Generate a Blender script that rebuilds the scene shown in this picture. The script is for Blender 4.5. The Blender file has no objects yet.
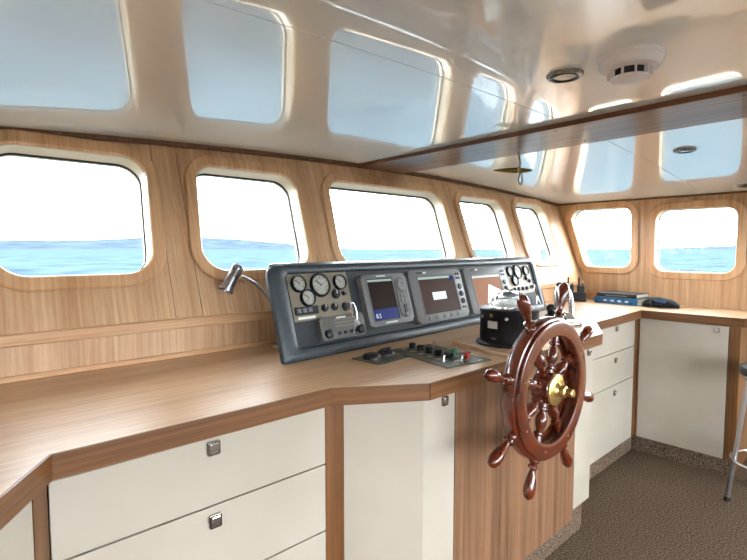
import bpy, bmesh, math, random
from mathutils import Vector, Matrix
random.seed(7)
R = math.radians
SC = bpy.context.scene
COL = SC.collection

# ------------------------------------------------------------------ camera
cam_d = bpy.data.cameras.new('camera'); cam = bpy.data.objects.new('camera', cam_d); COL.objects.link(cam)
cam.location = (0, 0, 1.42)
cam.rotation_euler = (R(90) - math.atan(31 / 480), 0, R(-42.1))
cam_d.sensor_width = 36; cam_d.lens = 480 / 747 * 36; cam_d.clip_start = 0.02; cam_d.clip_end = 60000
SC.camera = cam
SC.view_settings.view_transform = 'Standard'; SC.view_settings.look = 'None'
SC.view_settings.gamma = 1; SC.view_settings.use_curve_mapping = False
SC.view_settings.exposure = 1.0

# ------------------------------------------------------------------ world: bright hazy sky with thin cloud
W = bpy.data.worlds.new('sky'); SC.world = W; W.use_nodes = True
nt = W.node_tree; nt.nodes.clear()
def wn(t): return nt.nodes.new(t)
o = wn('ShaderNodeOutputWorld'); bg = wn('ShaderNodeBackground'); tc = wn('ShaderNodeTexCoord')
mp = wn('ShaderNodeMapping'); mp.inputs['Scale'].default_value = (1.5, 1.5, 9)
nz = wn('ShaderNodeTexNoise'); nz.inputs['Scale'].default_value = 2.2; nz.inputs['Detail'].default_value = 6
rp = wn('ShaderNodeValToRGB')
rp.color_ramp.elements[0].position = .42; rp.color_ramp.elements[0].color = (.84, .92, 1.0, 1)
rp.color_ramp.elements[1].position = .62; rp.color_ramp.elements[1].color = (1, 1, 1, 1)
nt.links.new(tc.outputs['Generated'], mp.inputs['Vector']); nt.links.new(mp.outputs[0], nz.inputs['Vector'])
nt.links.new(nz.outputs[0], rp.inputs[0]); nt.links.new(rp.outputs[0], bg.inputs[0]); nt.links.new(bg.outputs[0], o.inputs[0])
bg.inputs[1].default_value = 12.5

# hazy sun, high on the bow
sd = bpy.data.lights.new('sun_offscreen', 'SUN'); sd.energy = 4.0; sd.angle = R(6); sd.color = (1, .95, .86)
sun = bpy.data.objects.new('sun_offscreen', sd); COL.objects.link(sun)
sun.rotation_euler = (R(38), 0, R(150))

# ------------------------------------------------------------------ helpers
def lin(h):
    c = [int(h[i:i + 2], 16) / 255 for i in (0, 2, 4)]
    return tuple(x / 12.92 if x <= .04045 else ((x + .055) / 1.055) ** 2.4 for x in c) + (1,)

def mat(name, col, rough=.5, metal=0, coat=0, spec=.5, emit=None, es=0, trans=0, ior=1.45, coat_rough=.05):
    m = bpy.data.materials.new(name); m.use_nodes = True
    b = m.node_tree.nodes['Principled BSDF']
    b.inputs['Base Color'].default_value = lin(col) if isinstance(col, str) else col
    b.inputs['Roughness'].default_value = rough; b.inputs['Metallic'].default_value = metal
    b.inputs['Coat Weight'].default_value = coat; b.inputs['Coat Roughness'].default_value = coat_rough
    b.inputs['Specular IOR Level'].default_value = spec; b.inputs['IOR'].default_value = ior
    b.inputs['Transmission Weight'].default_value = trans
    if emit:
        b.inputs['Emission Color'].default_value = lin(emit); b.inputs['Emission Strength'].default_value = es
    return m

def mottle(m, c1, c2, scale, detail=3, bump=0, lo=.35, hi=.65, bscale=None):
    n = m.node_tree.nodes; l = m.node_tree.links; b = n['Principled BSDF']
    tc = n.new('ShaderNodeTexCoord'); z = n.new('ShaderNodeTexNoise'); r = n.new('ShaderNodeValToRGB')
    z.inputs['Scale'].default_value = scale; z.inputs['Detail'].default_value = detail
    r.color_ramp.elements[0].color = lin(c1); r.color_ramp.elements[1].color = lin(c2)
    r.color_ramp.elements[0].position = lo; r.color_ramp.elements[1].position = hi
    l.new(tc.outputs['Object'], z.inputs['Vector']); l.new(z.outputs[0], r.inputs[0]); l.new(r.outputs[0], b.inputs['Base Color'])
    if bump:
        z2 = z
        if bscale:
            z2 = n.new('ShaderNodeTexNoise'); z2.inputs['Scale'].default_value = bscale; z2.inputs['Detail'].default_value = 2
            l.new(tc.outputs['Object'], z2.inputs['Vector'])
        bp = n.new('ShaderNodeBump'); bp.inputs['Strength'].default_value = bump; bp.inputs['Distance'].default_value = .01
        l.new(z2.outputs[0], bp.inputs['Height']); l.new(bp.outputs[0], b.inputs['Normal'])
    return m

def wood(name, dark, light, axis, rough=.4, coat=0., wide=14, fine=110, along=.9, bands=.5, flat=None):
    m = mat(name, light, rough, coat=coat, coat_rough=.12)
    n = m.node_tree.nodes; l = m.node_tree.links; b = n['Principled BSDF']
    tc = n.new('ShaderNodeTexCoord')
    def noise(s, al, det, dist=0):
        mp = n.new('ShaderNodeMapping'); sc = [s] * 3; sc[axis] = al
        if flat is not None: sc[flat] = al
        mp.inputs['Scale'].default_value = sc
        z = n.new('ShaderNodeTexNoise'); z.inputs['Scale'].default_value = 1; z.inputs['Detail'].default_value = det
        z.inputs['Distortion'].default_value = dist
        l.new(tc.outputs['Object'], mp.inputs['Vector']); l.new(mp.outputs[0], z.inputs['Vector']); return z
    a = noise(wide, along * .5, 2, .3); f = noise(fine, along * 2.2, 4)
    g = noise(fine * 4, along * 14, 2)
    mx = n.new('ShaderNodeMix'); mx.data_type = 'FLOAT'; mx.inputs[0].default_value = bands
    l.new(f.outputs[0], mx.inputs[2]); l.new(a.outputs[0], mx.inputs[3])
    r = n.new('ShaderNodeValToRGB')
    r.color_ramp.elements[0].color = lin(dark); r.color_ramp.elements[1].color = lin(light)
    r.color_ramp.elements[0].position = .33; r.color_ramp.elements[1].position = .63
    l.new(mx.outputs[0], r.inputs[0])
    r2 = n.new('ShaderNodeValToRGB'); r2.color_ramp.elements[0].position = .3; r2.color_ramp.elements[1].position = .5
    r2.color_ramp.elements[0].color = (.72, .68, .64, 1)
    l.new(g.outputs[0], r2.inputs[0])
    mm = n.new('ShaderNodeMix'); mm.data_type = 'RGBA'; mm.blend_type = 'MULTIPLY'; mm.inputs[0].default_value = .55
    l.new(r.outputs[0], mm.inputs[6]); l.new(r2.outputs[0], mm.inputs[7]); l.new(mm.outputs[2], b.inputs['Base Color'])
    bp = n.new('ShaderNodeBump'); bp.inputs['Strength'].default_value = .08; bp.inputs['Distance'].default_value = .004
    l.new(f.outputs[0], bp.inputs['Height']); l.new(bp.outputs[0], b.inputs['Normal'])
    return m

M = {}
M['veneer'] = wood('veneer', 'b2875f', 'd8b48e', 2, .42, .15, flat=1)
M['veneer_low'] = wood('veneer_low', 'b2875f', 'd8b48e', 2, .45, .1, flat=1)
M['veneer_side'] = wood('veneer_side', 'b2875f', 'd8b48e', 2, .42, .15, wide=22, flat=0)
M['ring'] = wood('ring', 'bc8d62', 'dcb48a', 2, .4, .15, flat=1)
M['ring_side'] = wood('ring_side', 'bc8d62', 'dcb48a', 2, .4, .15, flat=0)
M['ledge'] = wood('ledge', 'bc8d62', 'dcb48a', 0, .38, .2, wide=40)
M['counter'] = wood('counter', 'c29a74', 'dcb994', 0, .38, .15, wide=12, fine=70, along=.8)
M['edge_x'] = wood('edge_x', '543418', '7a502c', 0, .4, .2, wide=40)
M['edge_y'] = wood('edge_y', '543418', '7a502c', 1, .4, .2, wide=40)
M['edge_d'] = wood('edge_d', '543418', '7a502c', 1, .4, .2, wide=40, flat=0)
M['post'] = wood('post', '543418', '7a502c', 2, .4, .2, wide=40)
M['walnut'] = wood('walnut', '553b29', '88644a', 2, .38, .25, wide=26, fine=90)
M['beam'] = wood('beam', '4a2e1c', '7a5238', 1, .38, .15, wide=30)
M['mahogany'] = wood('mahogany', '3e1307', '65240c', 0, .25, 1., wide=10, fine=40, along=6)
M['mahogany_d'] = wood('mahogany_d', '3e1307', '65240c', 2, .25, 1., wide=10, fine=40, along=6)
M['white'] = mottle(mat('white_laminate', 'cfc4b2', .22, coat=.4), 'a79e91', 'b1a89c', 2)
M['ceiling'] = mat('gelcoat', 'e9ebe6', .25, coat=1., spec=.5, coat_rough=.015)
M['ceiling'].node_tree.nodes['Principled BSDF'].inputs['Coat IOR'].default_value = 1.6
M['cream'] = mat('cream_liner', 'd6c6aa', .35, coat=.2)
M['black'] = mat('black_plastic', '15151a', .4)
M['rubber'] = mat('rubber', '1b1b1e', .7)
M['chrome'] = mat('chrome', 'd8d8dc', .12, 1)
M['steel'] = mat('brushed_steel', 'a9a9ad', .32, 1)
M['latch'] = mat('latch_metal', '8b857c', .25, 1)
M['brass'] = mat('brass', 'efcf86', .34, 1)
M['bronze'] = mat('bronze', '8d7a3c', .35, 1)
M['console'] = mottle(mat('console_shell', '3d4852', .38, coat=.25, coat_rough=.25), '2c343b', '353f47', 140, 2, .08)
M['console_in'] = mottle(mat('console_face', '353b42', .55), '272b30', '2e3338', 160, 2, .08)
M['plate'] = mat('taupe_plate', '7d7566', .4, .2)
M['plate_d'] = mat('olive_plate', '5a5a4e', .45, .2)
M['bezel'] = mat('grey_bezel', '6a6b6c', .45)
M['pilot'] = mat('pilot_grey', '5c5c5a', .45)
M['scr_dark'] = mat('screen_dark', '140d0b', .4, spec=.08, emit='2a1a14', es=.25)
M['scr_brown'] = mat('screen_brown', '24150f', .4, spec=.08, emit='40281c', es=.35)
M['scr_orange'] = mat('screen_orange', '4a2810', .4, spec=.08, emit='8a5630', es=.55)
M['scr_blue'] = mat('screen_blue', '141e50', .2, emit='182460', es=.4)
M['scr_pale'] = mat('screen_pale', 'b8c4c0', .3, emit='b8c4c0', es=.4)
M['scr_teal'] = mat('screen_teal', '8a9a96', .3, emit='7f9490', es=.3)
M['dial'] = mottle(mat('dial_face', 'b9b9b4', .35), '8a8a86', 'a4a49e', 90)  # grey mottle paints reflections and faint ticks into the dial colour
M['print'] = mat('print_white', 'd5d5d0', .5)
M['red'] = mat('red_cap', '9a2a1e', .4)
M['green'] = mat('green_cap', '1f6a3c', .4)
M['carpet'] = mottle(mat('carpet', '5b4c40', .95, spec=.1), '281e18', '8a7664', 130, 4, .7, .32, .70, 200)
M['blue'] = mottle(mat('blue_cover', '1d5a8a', .4), '174d7a', '2a6c9e', 30)
M['navy'] = mat('dark_cover', '1d2126', .5)
M['paper'] = mat('paper', 'c9bfa6', .8)
M['fabric'] = mottle(mat('pouch_fabric', '17191c', .85), '101214', '22262c', 60, 3, .4)
M['blue_fabric'] = mat('blue_fabric', '1e3a66', .8)
M['detector'] = mat('detector_white', 'f2ecea', .4)
M['lens'] = mat('lamp_lens', 'cfd0cc', .15, coat=1)
M['leather'] = mat('black_leather', '121214', .45)
M['rope'] = mottle(mat('rope', '9b917c', .9), '7d735f', 'b7ad98', 220)
M['vgroove'] = mat('plywood_backing', '6b4c34', .8)
M['glass_dome'] = mat('clear_glass', 'ffffff', .0, trans=1, ior=1.33)
M['card'] = mottle(mat('compass_card', 'c9cac4', .4), '9c9e9a', 'd6d6d0', 70)  # mottle stands for card marks and sparkle painted into the colour

def glassmat():
    m = bpy.data.materials.new('window_glass'); m.use_nodes = True
    n = m.node_tree.nodes; l = m.node_tree.links; n.clear()
    o = n.new('ShaderNodeOutputMaterial'); t = n.new('ShaderNodeBsdfTransparent'); g = n.new('ShaderNodeBsdfGlossy')
    t.inputs[0].default_value = (.96, .98, .985, 1); g.inputs['Roughness'].default_value = .0
    lw = n.new('ShaderNodeLayerWeight'); lw.inputs[0].default_value = .5
    p = n.new('ShaderNodeMath'); p.operation = 'POWER'; p.inputs[1].default_value = 5      # Schlick
    f = n.new('ShaderNodeMath'); f.operation = 'MULTIPLY_ADD'; f.inputs[1].default_value = .9; f.inputs[2].default_value = .035
    x = n.new('ShaderNodeMixShader'); l.new(lw.outputs['Facing'], p.inputs[0]); l.new(p.outputs[0], f.inputs[0])
    l.new(f.outputs[0], x.inputs[0]); l.new(t.outputs[0], x.inputs[1]); l.new(g.outputs[0], x.inputs[2]); l.new(x.outputs[0], o.inputs[0])
    return m
M['glass'] = glassmat()

def seamat():
    m = mottle(mat('sea_water', '25455c', .6, spec=0), '222c32', '35434a', .12, 6, 0, .3, .7)
    return m
M['sea'] = seamat()
M['hill'] = mottle(mat('hill_rock', '50606a', 1, spec=0), '262e35', '2f383f', .004, 5)

# --- mesh helpers
def link(name, me, m=None, parent=None, kind=None):
    if m is not None and not me.materials: me.materials.append(M[m] if isinstance(m, str) else m)
    ob = bpy.data.objects.new(name, me); COL.objects.link(ob)
    if parent is not None: ob.parent = parent
    if kind: ob['kind'] = kind
    return ob

def mk(name, bm, m, parent=None, kind=None, smooth=False, loc=None, rot=None):
    bmesh.ops.recalc_face_normals(bm, faces=bm.faces)
    me = bpy.data.meshes.new(name); bm.to_mesh(me); bm.free()
    if smooth:
        for p in me.polygons: p.use_smooth = True
        try: me.set_sharp_from_angle(angle=R(40))
        except Exception: pass
    ob = link(name, me, m, parent, kind)
    if loc is not None: ob.location = loc
    if rot is not None: ob.rotation_euler = rot
    return ob

def empty(name, loc=(0, 0, 0), rz=0, rot=None, parent=None):
    e = bpy.data.objects.new(name, None); COL.objects.link(e); e.location = loc
    e.rotation_euler = rot if rot is not None else (0, 0, rz)
    e.empty_display_size = .05
    if parent is not None: e.parent = parent
    return e

def tag(ob, label, cat, group=None):
    ob['label'] = label; ob['category'] = cat
    if group: ob['group'] = group
    return ob

def structure(ob): ob['kind'] = 'structure'; return ob

def box(x0, x1, y0, y1, z0, z1, bev=0, seg=2, bm=None):
    bm = bm or bmesh.new()
    v = [bm.verts.new((x, y, z)) for x in (x0, x1) for y in (y0, y1) for z in (z0, z1)]
    fs = [(0, 1, 3, 2), (4, 6, 7, 5), (0, 4, 5, 1), (2, 3, 7, 6), (0, 2, 6, 4), (1, 5, 7, 3)]
    new = [bm.faces.new([v[i] for i in f]) for f in fs]
    if bev:
        es = list({e for f in new for e in f.edges})
        bmesh.ops.bevel(bm, geom=es, offset=bev, segments=seg, affect='EDGES', profile=.5)
    return bm

def prism(pts, z0, z1, bm=None, bev=0):
    """polygon outline (x, y) pulled from z0 to z1"""
    bm = bm or bmesh.new()
    a = [bm.verts.new((p[0], p[1], z0)) for p in pts]; b = [bm.verts.new((p[0], p[1], z1)) for p in pts]
    n = len(pts); fs = [bm.faces.new(a[::-1]), bm.faces.new(b)]
    for i in range(n): fs.append(bm.faces.new((a[i], a[(i + 1) % n], b[(i + 1) % n], b[i])))
    if bev: bmesh.ops.bevel(bm, geom=list(fs[1].edges), offset=bev, segments=2, affect='EDGES', profile=.5)
    return bm

def lathe(prof, n=32, bm=None, axis='z', o=(0, 0, 0)):
    """profile of (radius, height) turned round the axis"""
    bm = bm or bmesh.new(); rings = []
    def P(r, h, a):
        c, s = r * math.cos(a), r * math.sin(a)
        v = {'z': (c, s, h), 'y': (c, h, s), 'x': (h, c, s)}[axis]
        return (v[0] + o[0], v[1] + o[1], v[2] + o[2])
    for r, h in prof:
        if r < 1e-6: rings.append([bm.verts.new(P(0, h, 0))])
        else: rings.append([bm.verts.new(P(r, h, 2 * math.pi * k / n)) for k in range(n)])
    for A, B in zip(rings, rings[1:]):
        for k in range(n):
            k2 = (k + 1) % n
            if len(A) == 1 and len(B) == 1: continue
            if len(A) == 1: bm.faces.new((A[0], B[k2], B[k]))
            elif len(B) == 1: bm.faces.new((A[k], A[k2], B[0]))
            else: bm.faces.new((A[k], A[k2], B[k2], B[k]))
    if len(rings[0]) > 1: bm.faces.new(rings[0][::-1])
    if len(rings[-1]) > 1: bm.faces.new(rings[-1])
    return bm

def ringlathe(prof, n=64, axis='y', o=(0, 0, 0), bm=None):
    """closed profile loop turned round the axis (a ring)"""
    bm = bm or bmesh.new(); rings = []
    for r, h in prof:
        L = []
        for k in range(n):
            a = 2 * math.pi * k / n; c, s = r * math.cos(a), r * math.sin(a)
            v = {'z': (c, s, h), 'y': (c, h, s)}[axis]
            L.append(bm.verts.new((v[0] + o[0], v[1] + o[1], v[2] + o[2])))
        rings.append(L)
    for i in range(len(rings)):
        A, B = rings[i], rings[(i + 1) % len(rings)]
        for k in range(n): bm.faces.new((A[k], A[(k + 1) % n], B[(k + 1) % n], B[k]))
    return bm

def smoothpath(pts, n=6):
    P = [Vector(p) for p in pts]; out = []
    for i in range(len(P) - 1):
        p0 = P[max(i - 1, 0)]; p1 = P[i]; p2 = P[i + 1]; p3 = P[min(i + 2, len(P) - 1)]
        for k in range(n):
            t = k / n
            out.append(.5 * ((2 * p1) + (-p0 + p2) * t + (2 * p0 - 5 * p1 + 4 * p2 - p3) * t * t + (-p0 + 3 * p1 - 3 * p2 + p3) * t ** 3))
    out.append(P[-1]); return out

def tube(pts, r, n=10, bm=None, closed=False):
    bm = bm or bmesh.new(); P = [Vector(p) for p in pts]; L = []
    N = len(P); rad = r if isinstance(r, (list, tuple)) else [r] * N
    up = Vector((0, 0, 1)); prev = None
    for i in range(N):
        if closed: d = P[(i + 1) % N] - P[i - 1]
        else: d = P[min(i + 1, N - 1)] - P[max(i - 1, 0)]
        d.normalize()
        a = prev - d * prev.dot(d) if prev is not None else (up.cross(d) if abs(d.z) < .95 else Vector((1, 0, 0)).cross(d))
        a.normalize(); prev = a; b = d.cross(a)
        L.append([bm.verts.new(P[i] + rad[i] * (math.cos(2 * math.pi * k / n) * a + math.sin(2 * math.pi * k / n) * b)) for k in range(n)])
    for i in range(N if closed else N - 1):
        A, B = L[i], L[(i + 1) % N]
        for k in range(n): bm.faces.new((A[k], A[(k + 1) % n], B[(k + 1) % n], B[k]))
    if not closed: bm.faces.new(L[0][::-1]); bm.faces.new(L[-1])
    return bm

def rpoly(pts, rad, n=7):
    """round the corners of a polygon"""
    out = []; N = len(pts)
    for i in range(N):
        p0, p, p1 = Vector(pts[i - 1]), Vector(pts[i]), Vector(pts[(i + 1) % N])
        r = rad[i] if isinstance(rad, (list, tuple)) else rad
        a = (p0 - p).normalized(); b = (p1 - p).normalized()
        ang = a.angle(b); d = min(r / math.tan(ang / 2), (p0 - p).length * .49, (p1 - p).length * .49); rr = d * math.tan(ang / 2)
        c = p + (a + b).normalized() * (rr / math.sin(ang / 2))
        s = p + a * d - c; e = p + b * d - c
        A0 = math.atan2(s.y, s.x); A1 = math.atan2(e.y, e.x); da = (A1 - A0 + math.pi) % (2 * math.pi) - math.pi
        for k in range(n + 1):
            t = A0 + da * k / n; out.append((c.x + rr * math.cos(t), c.y + rr * math.sin(t)))
    return out

def rrect(x0, x1, y0, y1, r, n=7): return rpoly([(x0, y0), (x1, y0), (x1, y1), (x0, y1)], r, n)

def offset(pts, d):
    """grow (d > 0) a counter-clockwise outline"""
    N = len(pts); out = []
    for i in range(N):
        p0, p, p1 = Vector(pts[i - 1]), Vector(pts[i]), Vector(pts[(i + 1) % N])
        e = (p1 - p0); e.normalize(); nrm = Vector((e.y, -e.x)); out.append((p.x + nrm.x * d, p.y + nrm.y * d))
    return out

def plate(name, loops, z0, z1, T, m, parent=None, kind=None):
    """flat plate with holes: outline loops in a local XY frame, thickness z0..z1, placed by matrix T"""
    cu = bpy.data.curves.new(name, 'CURVE'); cu.dimensions = '2D'; cu.fill_mode = 'BOTH'; cu.extrude = (z1 - z0) / 2
    for L in loops:
        s = cu.splines.new('POLY'); s.points.add(len(L) - 1); s.use_cyclic_u = True
        for i, p in enumerate(L): s.points[i].co = (p[0], p[1], 0, 1)
    tmp = bpy.data.objects.new('tmp', cu); COL.objects.link(tmp)
    dg = bpy.context.evaluated_depsgraph_get(); me = bpy.data.meshes.new_from_object(tmp.evaluated_get(dg))
    bpy.data.objects.remove(tmp); bpy.data.curves.remove(cu)
    me.materials.clear()
    me.transform(T @ Matrix.Translation((0, 0, (z0 + z1) / 2)))
    me.name = name
    return link(name, me, m, parent, kind)

def ring(name, outer, inner, z0, z1, T, m, parent=None, bev=0):
    """a band between two outlines with the same number of points"""
    bm = bmesh.new(); n = len(outer)
    def L(pts, z): return [bm.verts.new((p[0], p[1], z)) for p in pts]
    if bev:
        A = [L(outer, z0), L(outer, z1 - bev), L(offset(outer, -bev), z1), L(offset(inner, bev), z1), L(inner, z1 - bev), L(inner, z0)]
    else: A = [L(outer, z0), L(outer, z1), L(inner, z1), L(inner, z0)]
    for i in range(len(A)):
        a, b = A[i], A[(i + 1) % len(A)]
        for k in range(n): bm.faces.new((a[k], a[(k + 1) % n], b[(k + 1) % n], b[k]))
    bmesh.ops.transform(bm, matrix=T, verts=bm.verts)
    return mk(name, bm, m, parent)

def frame(o, ex, ey):
    ex = Vector(ex).normalized(); ey = Vector(ey).normalized(); ez = ex.cross(ey)
    return Matrix(((ex.x, ey.x, ez.x, o[0]), (ex.y, ey.y, ez.y, o[1]), (ex.z, ey.z, ez.z, o[2]), (0, 0, 0, 1)))

def copy_tree(ob, parent=None):
    c = ob.copy(); COL.objects.link(c)
    if parent is not None: c.parent = parent
    for ch in list(ob.children): copy_tree(ch, c)
    return c

# ------------------------------------------------------------------ sizes of the wheelhouse
XL, XR, YR = -.95, 4.10, -2.3             # left wall, right wall, rear wall
Y0, Z0 = 1.856, 1.155                     # foot of the raked front wall
RA = R(20); TA = math.tan(RA)
def zc(x): return max(1.905 - .0205 * (x - 2.0) ** 2, 1.782)      # cambered deckhead
def yf(z): return Y0 + TA * (z - Z0)
TF = frame((0, Y0, Z0), (1, 0, 0), (0, math.sin(RA), math.cos(RA)))      # raked front wall
TR = frame((XR, 0, 0), (0, -1, 0), (0, 0, 1))                             # right wall, x' = -y
TL = frame((XL, 0, 0), (0, 1, 0), (0, 0, 1))
TB = frame((0, YR, 0), (-1, 0, 0), (0, 0, 1))
def tf(z): return (z - Z0) / math.cos(RA)

# ------------------------------------------------------------------ outside: sea, hills
sea = structure(mk('sea', prism([(-40000, -40000), (40000, -40000), (40000, 40000), (-40000, 40000)], -3.2, -3), 'sea'))
def hills(name, az0, az1, dist, h, seed, n=60):
    rnd = random.Random(seed); bm = bmesh.new(); ph = [rnd.uniform(0, 6.28) for _ in range(5)]
    top, base, back = [], [], []
    for i in range(n + 1):
        t = i / n; a = R(az0 + (az1 - az0) * t)
        e = min(1, 5 * t, 5 * (1 - t))
        z = h * e * (.62 + .2 * math.sin(5 * t + ph[0]) + .1 * math.sin(13 * t + ph[1]) + .06 * math.sin(31 * t + ph[2]))
        d = Vector((math.sin(a), math.cos(a), 0))
        base.append(bm.verts.new(d * dist + Vector((0, 0, -3)))); top.append(bm.verts.new(d * dist * 1.15 + Vector((0, 0, z))))
        back.append(bm.verts.new(d * dist * 1.3 + Vector((0, 0, -3))))
    for i in range(n):
        bm.faces.new((base[i], base[i + 1], top[i + 1], top[i])); bm.faces.new((top[i], top[i + 1], back[i + 1], back[i]))
    return structure(mk(name, bm, 'hill', smooth=True))
hills('hills', -14, 34, 5200, 95, 2)
hills('hills_far', -30, 40, 9000, 260, 5)
hills('hills_side', 72.5, 110, 6000, 120, 9)

# ------------------------------------------------------------------ floor, ceiling
structure(mk('floor', box(XL - .1, XR + .1, YR - .1, 2.0, -.05, 0), 'carpet'))
ceil = structure(empty('ceiling'))
def deckhead(name, x0, x1, y0, y1, th=.012, up=0, n=24, m='ceiling'):
    bm = bmesh.new(); T, B = [], []
    for i in range(n + 1):
        x = x0 + (x1 - x0) * i / n; z = zc(x) + up
        a = y0(x) if callable(y0) else y0; b = y1(x) if callable(y1) else y1
        B.append((bm.verts.new((x, a, z)), bm.verts.new((x, b, z)))); T.append((bm.verts.new((x, a, z + th)), bm.verts.new((x, b, z + th))))
    for i in range(n):
        bm.faces.new((B[i][0], B[i + 1][0], B[i + 1][1], B[i][1])); bm.faces.new((T[i][0], T[i][1], T[i + 1][1], T[i + 1][0]))
        bm.faces.new((B[i][0], T[i][0], T[i + 1][0], B[i + 1][0])); bm.faces.new((B[i][1], B[i + 1][1], T[i + 1][1], T[i][1]))
    bm.faces.new((B[0][0], B[0][1], T[0][1], T[0][0])); bm.faces.new((B[n][0], T[n][0], T[n][1], B[n][1]))
    ob = mk(name, bm, m, ceil)
    for p in ob.data.polygons: p.use_smooth = True
    ob.data.set_sharp_from_angle(angle=R(30))
    return ob
def seam_f(x): return .878 + .045 * (x - 1.3) + .0013
def seam_a(x): return seam_f(x) - .0026
deckhead('deck_backing', XL - .1, XR + .1, YR - .1, 2.3, .03, .0135, 24, 'vgroove')
deckhead('ceiling_panel', XL - .05, 1.96, seam_f, 2.25)
deckhead('ceiling_panel', XL - .05, 1.96, YR - .05, seam_a)
deckhead('ceiling_panel', 1.96, XR + .05, seam_f, 2.25)
deckhead('ceiling_panel', 1.96, XR + .05, YR - .05, seam_a)
bm = bmesh.new(); zb = zc(1.96)
box(1.79, 2.15, YR, 2.11, zb - .020, zb + .01, .003, 2, bm)
beam = structure(mk('trim_beam', bm, 'beam'))
for y in (.35, .95, 1.55):
    for x in (1.83, 2.09): mk('screw', lathe([(0, 0), (.004, 0), (.004, .003), (0, .003)], 10, o=(x, y, zb - .0215)), 'vgroove', beam)

# ------------------------------------------------------------------ windows
def window(name, T, outline, ringw=.045, depth=.072, wood_m='ring'):
    e = structure(empty(name))
    out = offset(outline, ringw)
    ring('window_frame', out, outline, .0, .018, T, wood_m, e, .005)
    ring('reveal', offset(outline, .012), offset(outline, -.002), -depth, .002, T, 'cream', e)
    ring('gasket', outline, offset(outline, -.006), -depth + .004, -depth + .014, T, 'rubber', e)
    ring('outer_rim', offset(outline, .05), offset(outline, -.004), -depth - .012, -depth, T, 'cream', e)
    bm = prism(offset(outline, -.003), -depth + .006, -depth + .010); bmesh.ops.transform(bm, matrix=T, verts=bm.verts)
    mk('pane', bm, 'glass', e)
    return e
FW = [(.118, .632), (.795, 1.335), (1.515, 2.462), (2.640, 3.165), (3.345, 3.812)]
FQ = [(.118, .602, .632, .132), (.795, 1.318, 1.335, .838), (1.515, 2.447, 2.462, 1.545), (2.645, 3.165, 3.162, 2.643), (3.36, 3.812, 3.802, 3.345)]   # bottom left, bottom right, top right, top left
zt, zbm = tf(1.782), tf(1.327)
front = [rpoly([(a, zbm), (b, zbm), (c, zt), (d, zt)], [.10, .10, .085, .085], 9) for a, b, c, d in FQ]
rw6 = [(-1.985, 1.752), (-1.478, 1.752), (-1.465, 1.272), (-1.83, 1.272)][::-1]
right = [rpoly(rw6, .07, 9), rrect(-1.297, -.787, 1.25, 1.715, .075, 9), rrect(-.35, .25, 1.25, 1.70, .075, 9), rrect(.5, 1.2, 1.25, 1.70, .075, 9)]  # last two are out of view, added to let in light
left = [rrect(-1.3, -.6, 1.25, 1.70, .075, 9)]  # unseen window, added for the light it lets in
rear = [rrect(-3.9, -2.5, .55, 1.72, .06, 6), rrect(-2.3, -1.6, .12, 1.76, .06, 6), rrect(-1.35, .7, .55, 1.70, .06, 6)]  # all out of view; the last one put in for interior fill light
k = 1
for T, L in ((TF, front), (TR, right), (TL, left), (TB, rear)):
    for w in L: window('window_%d' % k, T, w, .050 if T is TF else .055, wood_m='ring' if T is TF else 'ring_side'); k += 1

# ------------------------------------------------------------------ walls
def top_line(x0, x1, n=20, up=.012):
    return [(x0 + (x1 - x0) * i / n, tf(zc(x0 + (x1 - x0) * i / n) + up)) for i in range(n + 1)]
hole = [offset(w, .006) for w in front]
wf = plate('wall_front', [[(XL - .1, -.012), (XR + .12, -.012)] + top_line(XL - .1, XR + .12)[::-1]] + hole, -.071, -.006, TF, 'cream', None, 'structure')
# veneer: one sheet round each window, a strip between
gaps = [(FW[i][1] + FW[i + 1][0]) / 2 for i in range(4)]
cuts = [XL]
for g in gaps: cuts += [g - .052, g + .052]
cuts.append(XR + .02)
J = .0012
for i in range(len(cuts) - 1):
    a, b = cuts[i] + J, cuts[i + 1] - J
    L = [[(a, -.01), (b, -.01)] + top_line(a, b, 8, .008)[::-1]]
    if i % 2 == 0: L.append(hole[i // 2])
    plate('veneer_sheet' if i % 2 == 0 else 'veneer_strip', L, -.006, .0015, TF, 'veneer', wf)
mk('backing', box(XL - .1, XR + .1, 1.90, 1.96, -.02, 1.15), 'vgroove', wf)
mk('lower_panel', box(XL, XR, 1.885, 1.90, .0, 1.14), 'veneer_low', wf)
structure(mk('trim_1', box(XL, XR + .005, 1.842, 1.90, 1.115, 1.156, .006, 3), 'ledge')).name = 'trim_ledge'
bm = bmesh.new(); box(XL, XR, 1.872, 1.89, .998, 1.017, .005, 2, bm)
structure(mk('trim_bead', bm, 'ledge'))
# cornice along the front, following the camber
def cornice(name, x0, x1, n=24):
    bm = bmesh.new(); S = []
    for i in range(n + 1):
        x = x0 + (x1 - x0) * i / n; z = zc(x); y = yf(z)
        S.append([bm.verts.new((x, y - .022, z + .004)), bm.verts.new((x, y - .020, z - .017)), bm.verts.new((x, y - .006, z - .021)), bm.verts.new((x, y + .02, z + .004))])
    for i in range(n):
        for k in range(4): bm.faces.new((S[i][k], S[i][(k + 1) % 4], S[i + 1][(k + 1) % 4], S[i + 1][k]))
    return structure(mk(name, bm, 'post'))
cornice('trim_cornice', XL, XR)
zr = zc(XR)
structure(mk('trim_cornice_side', box(XR - .014, XR + .01, YR, 2.09, zr - .012, zr + .006, .003), 'post'))
rh = [offset(w, .006) for w in right]
yb = -yf(zr + .02)
wr = plate('wall_right', [[(-1.90, -.02), (2.3, -.02), (2.3, zr + .02), (yb - .01, zr + .02), (-Y0 - .02, Z0)]] + rh, -.071, 0, TR, 'cream', None, 'structure')
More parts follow.
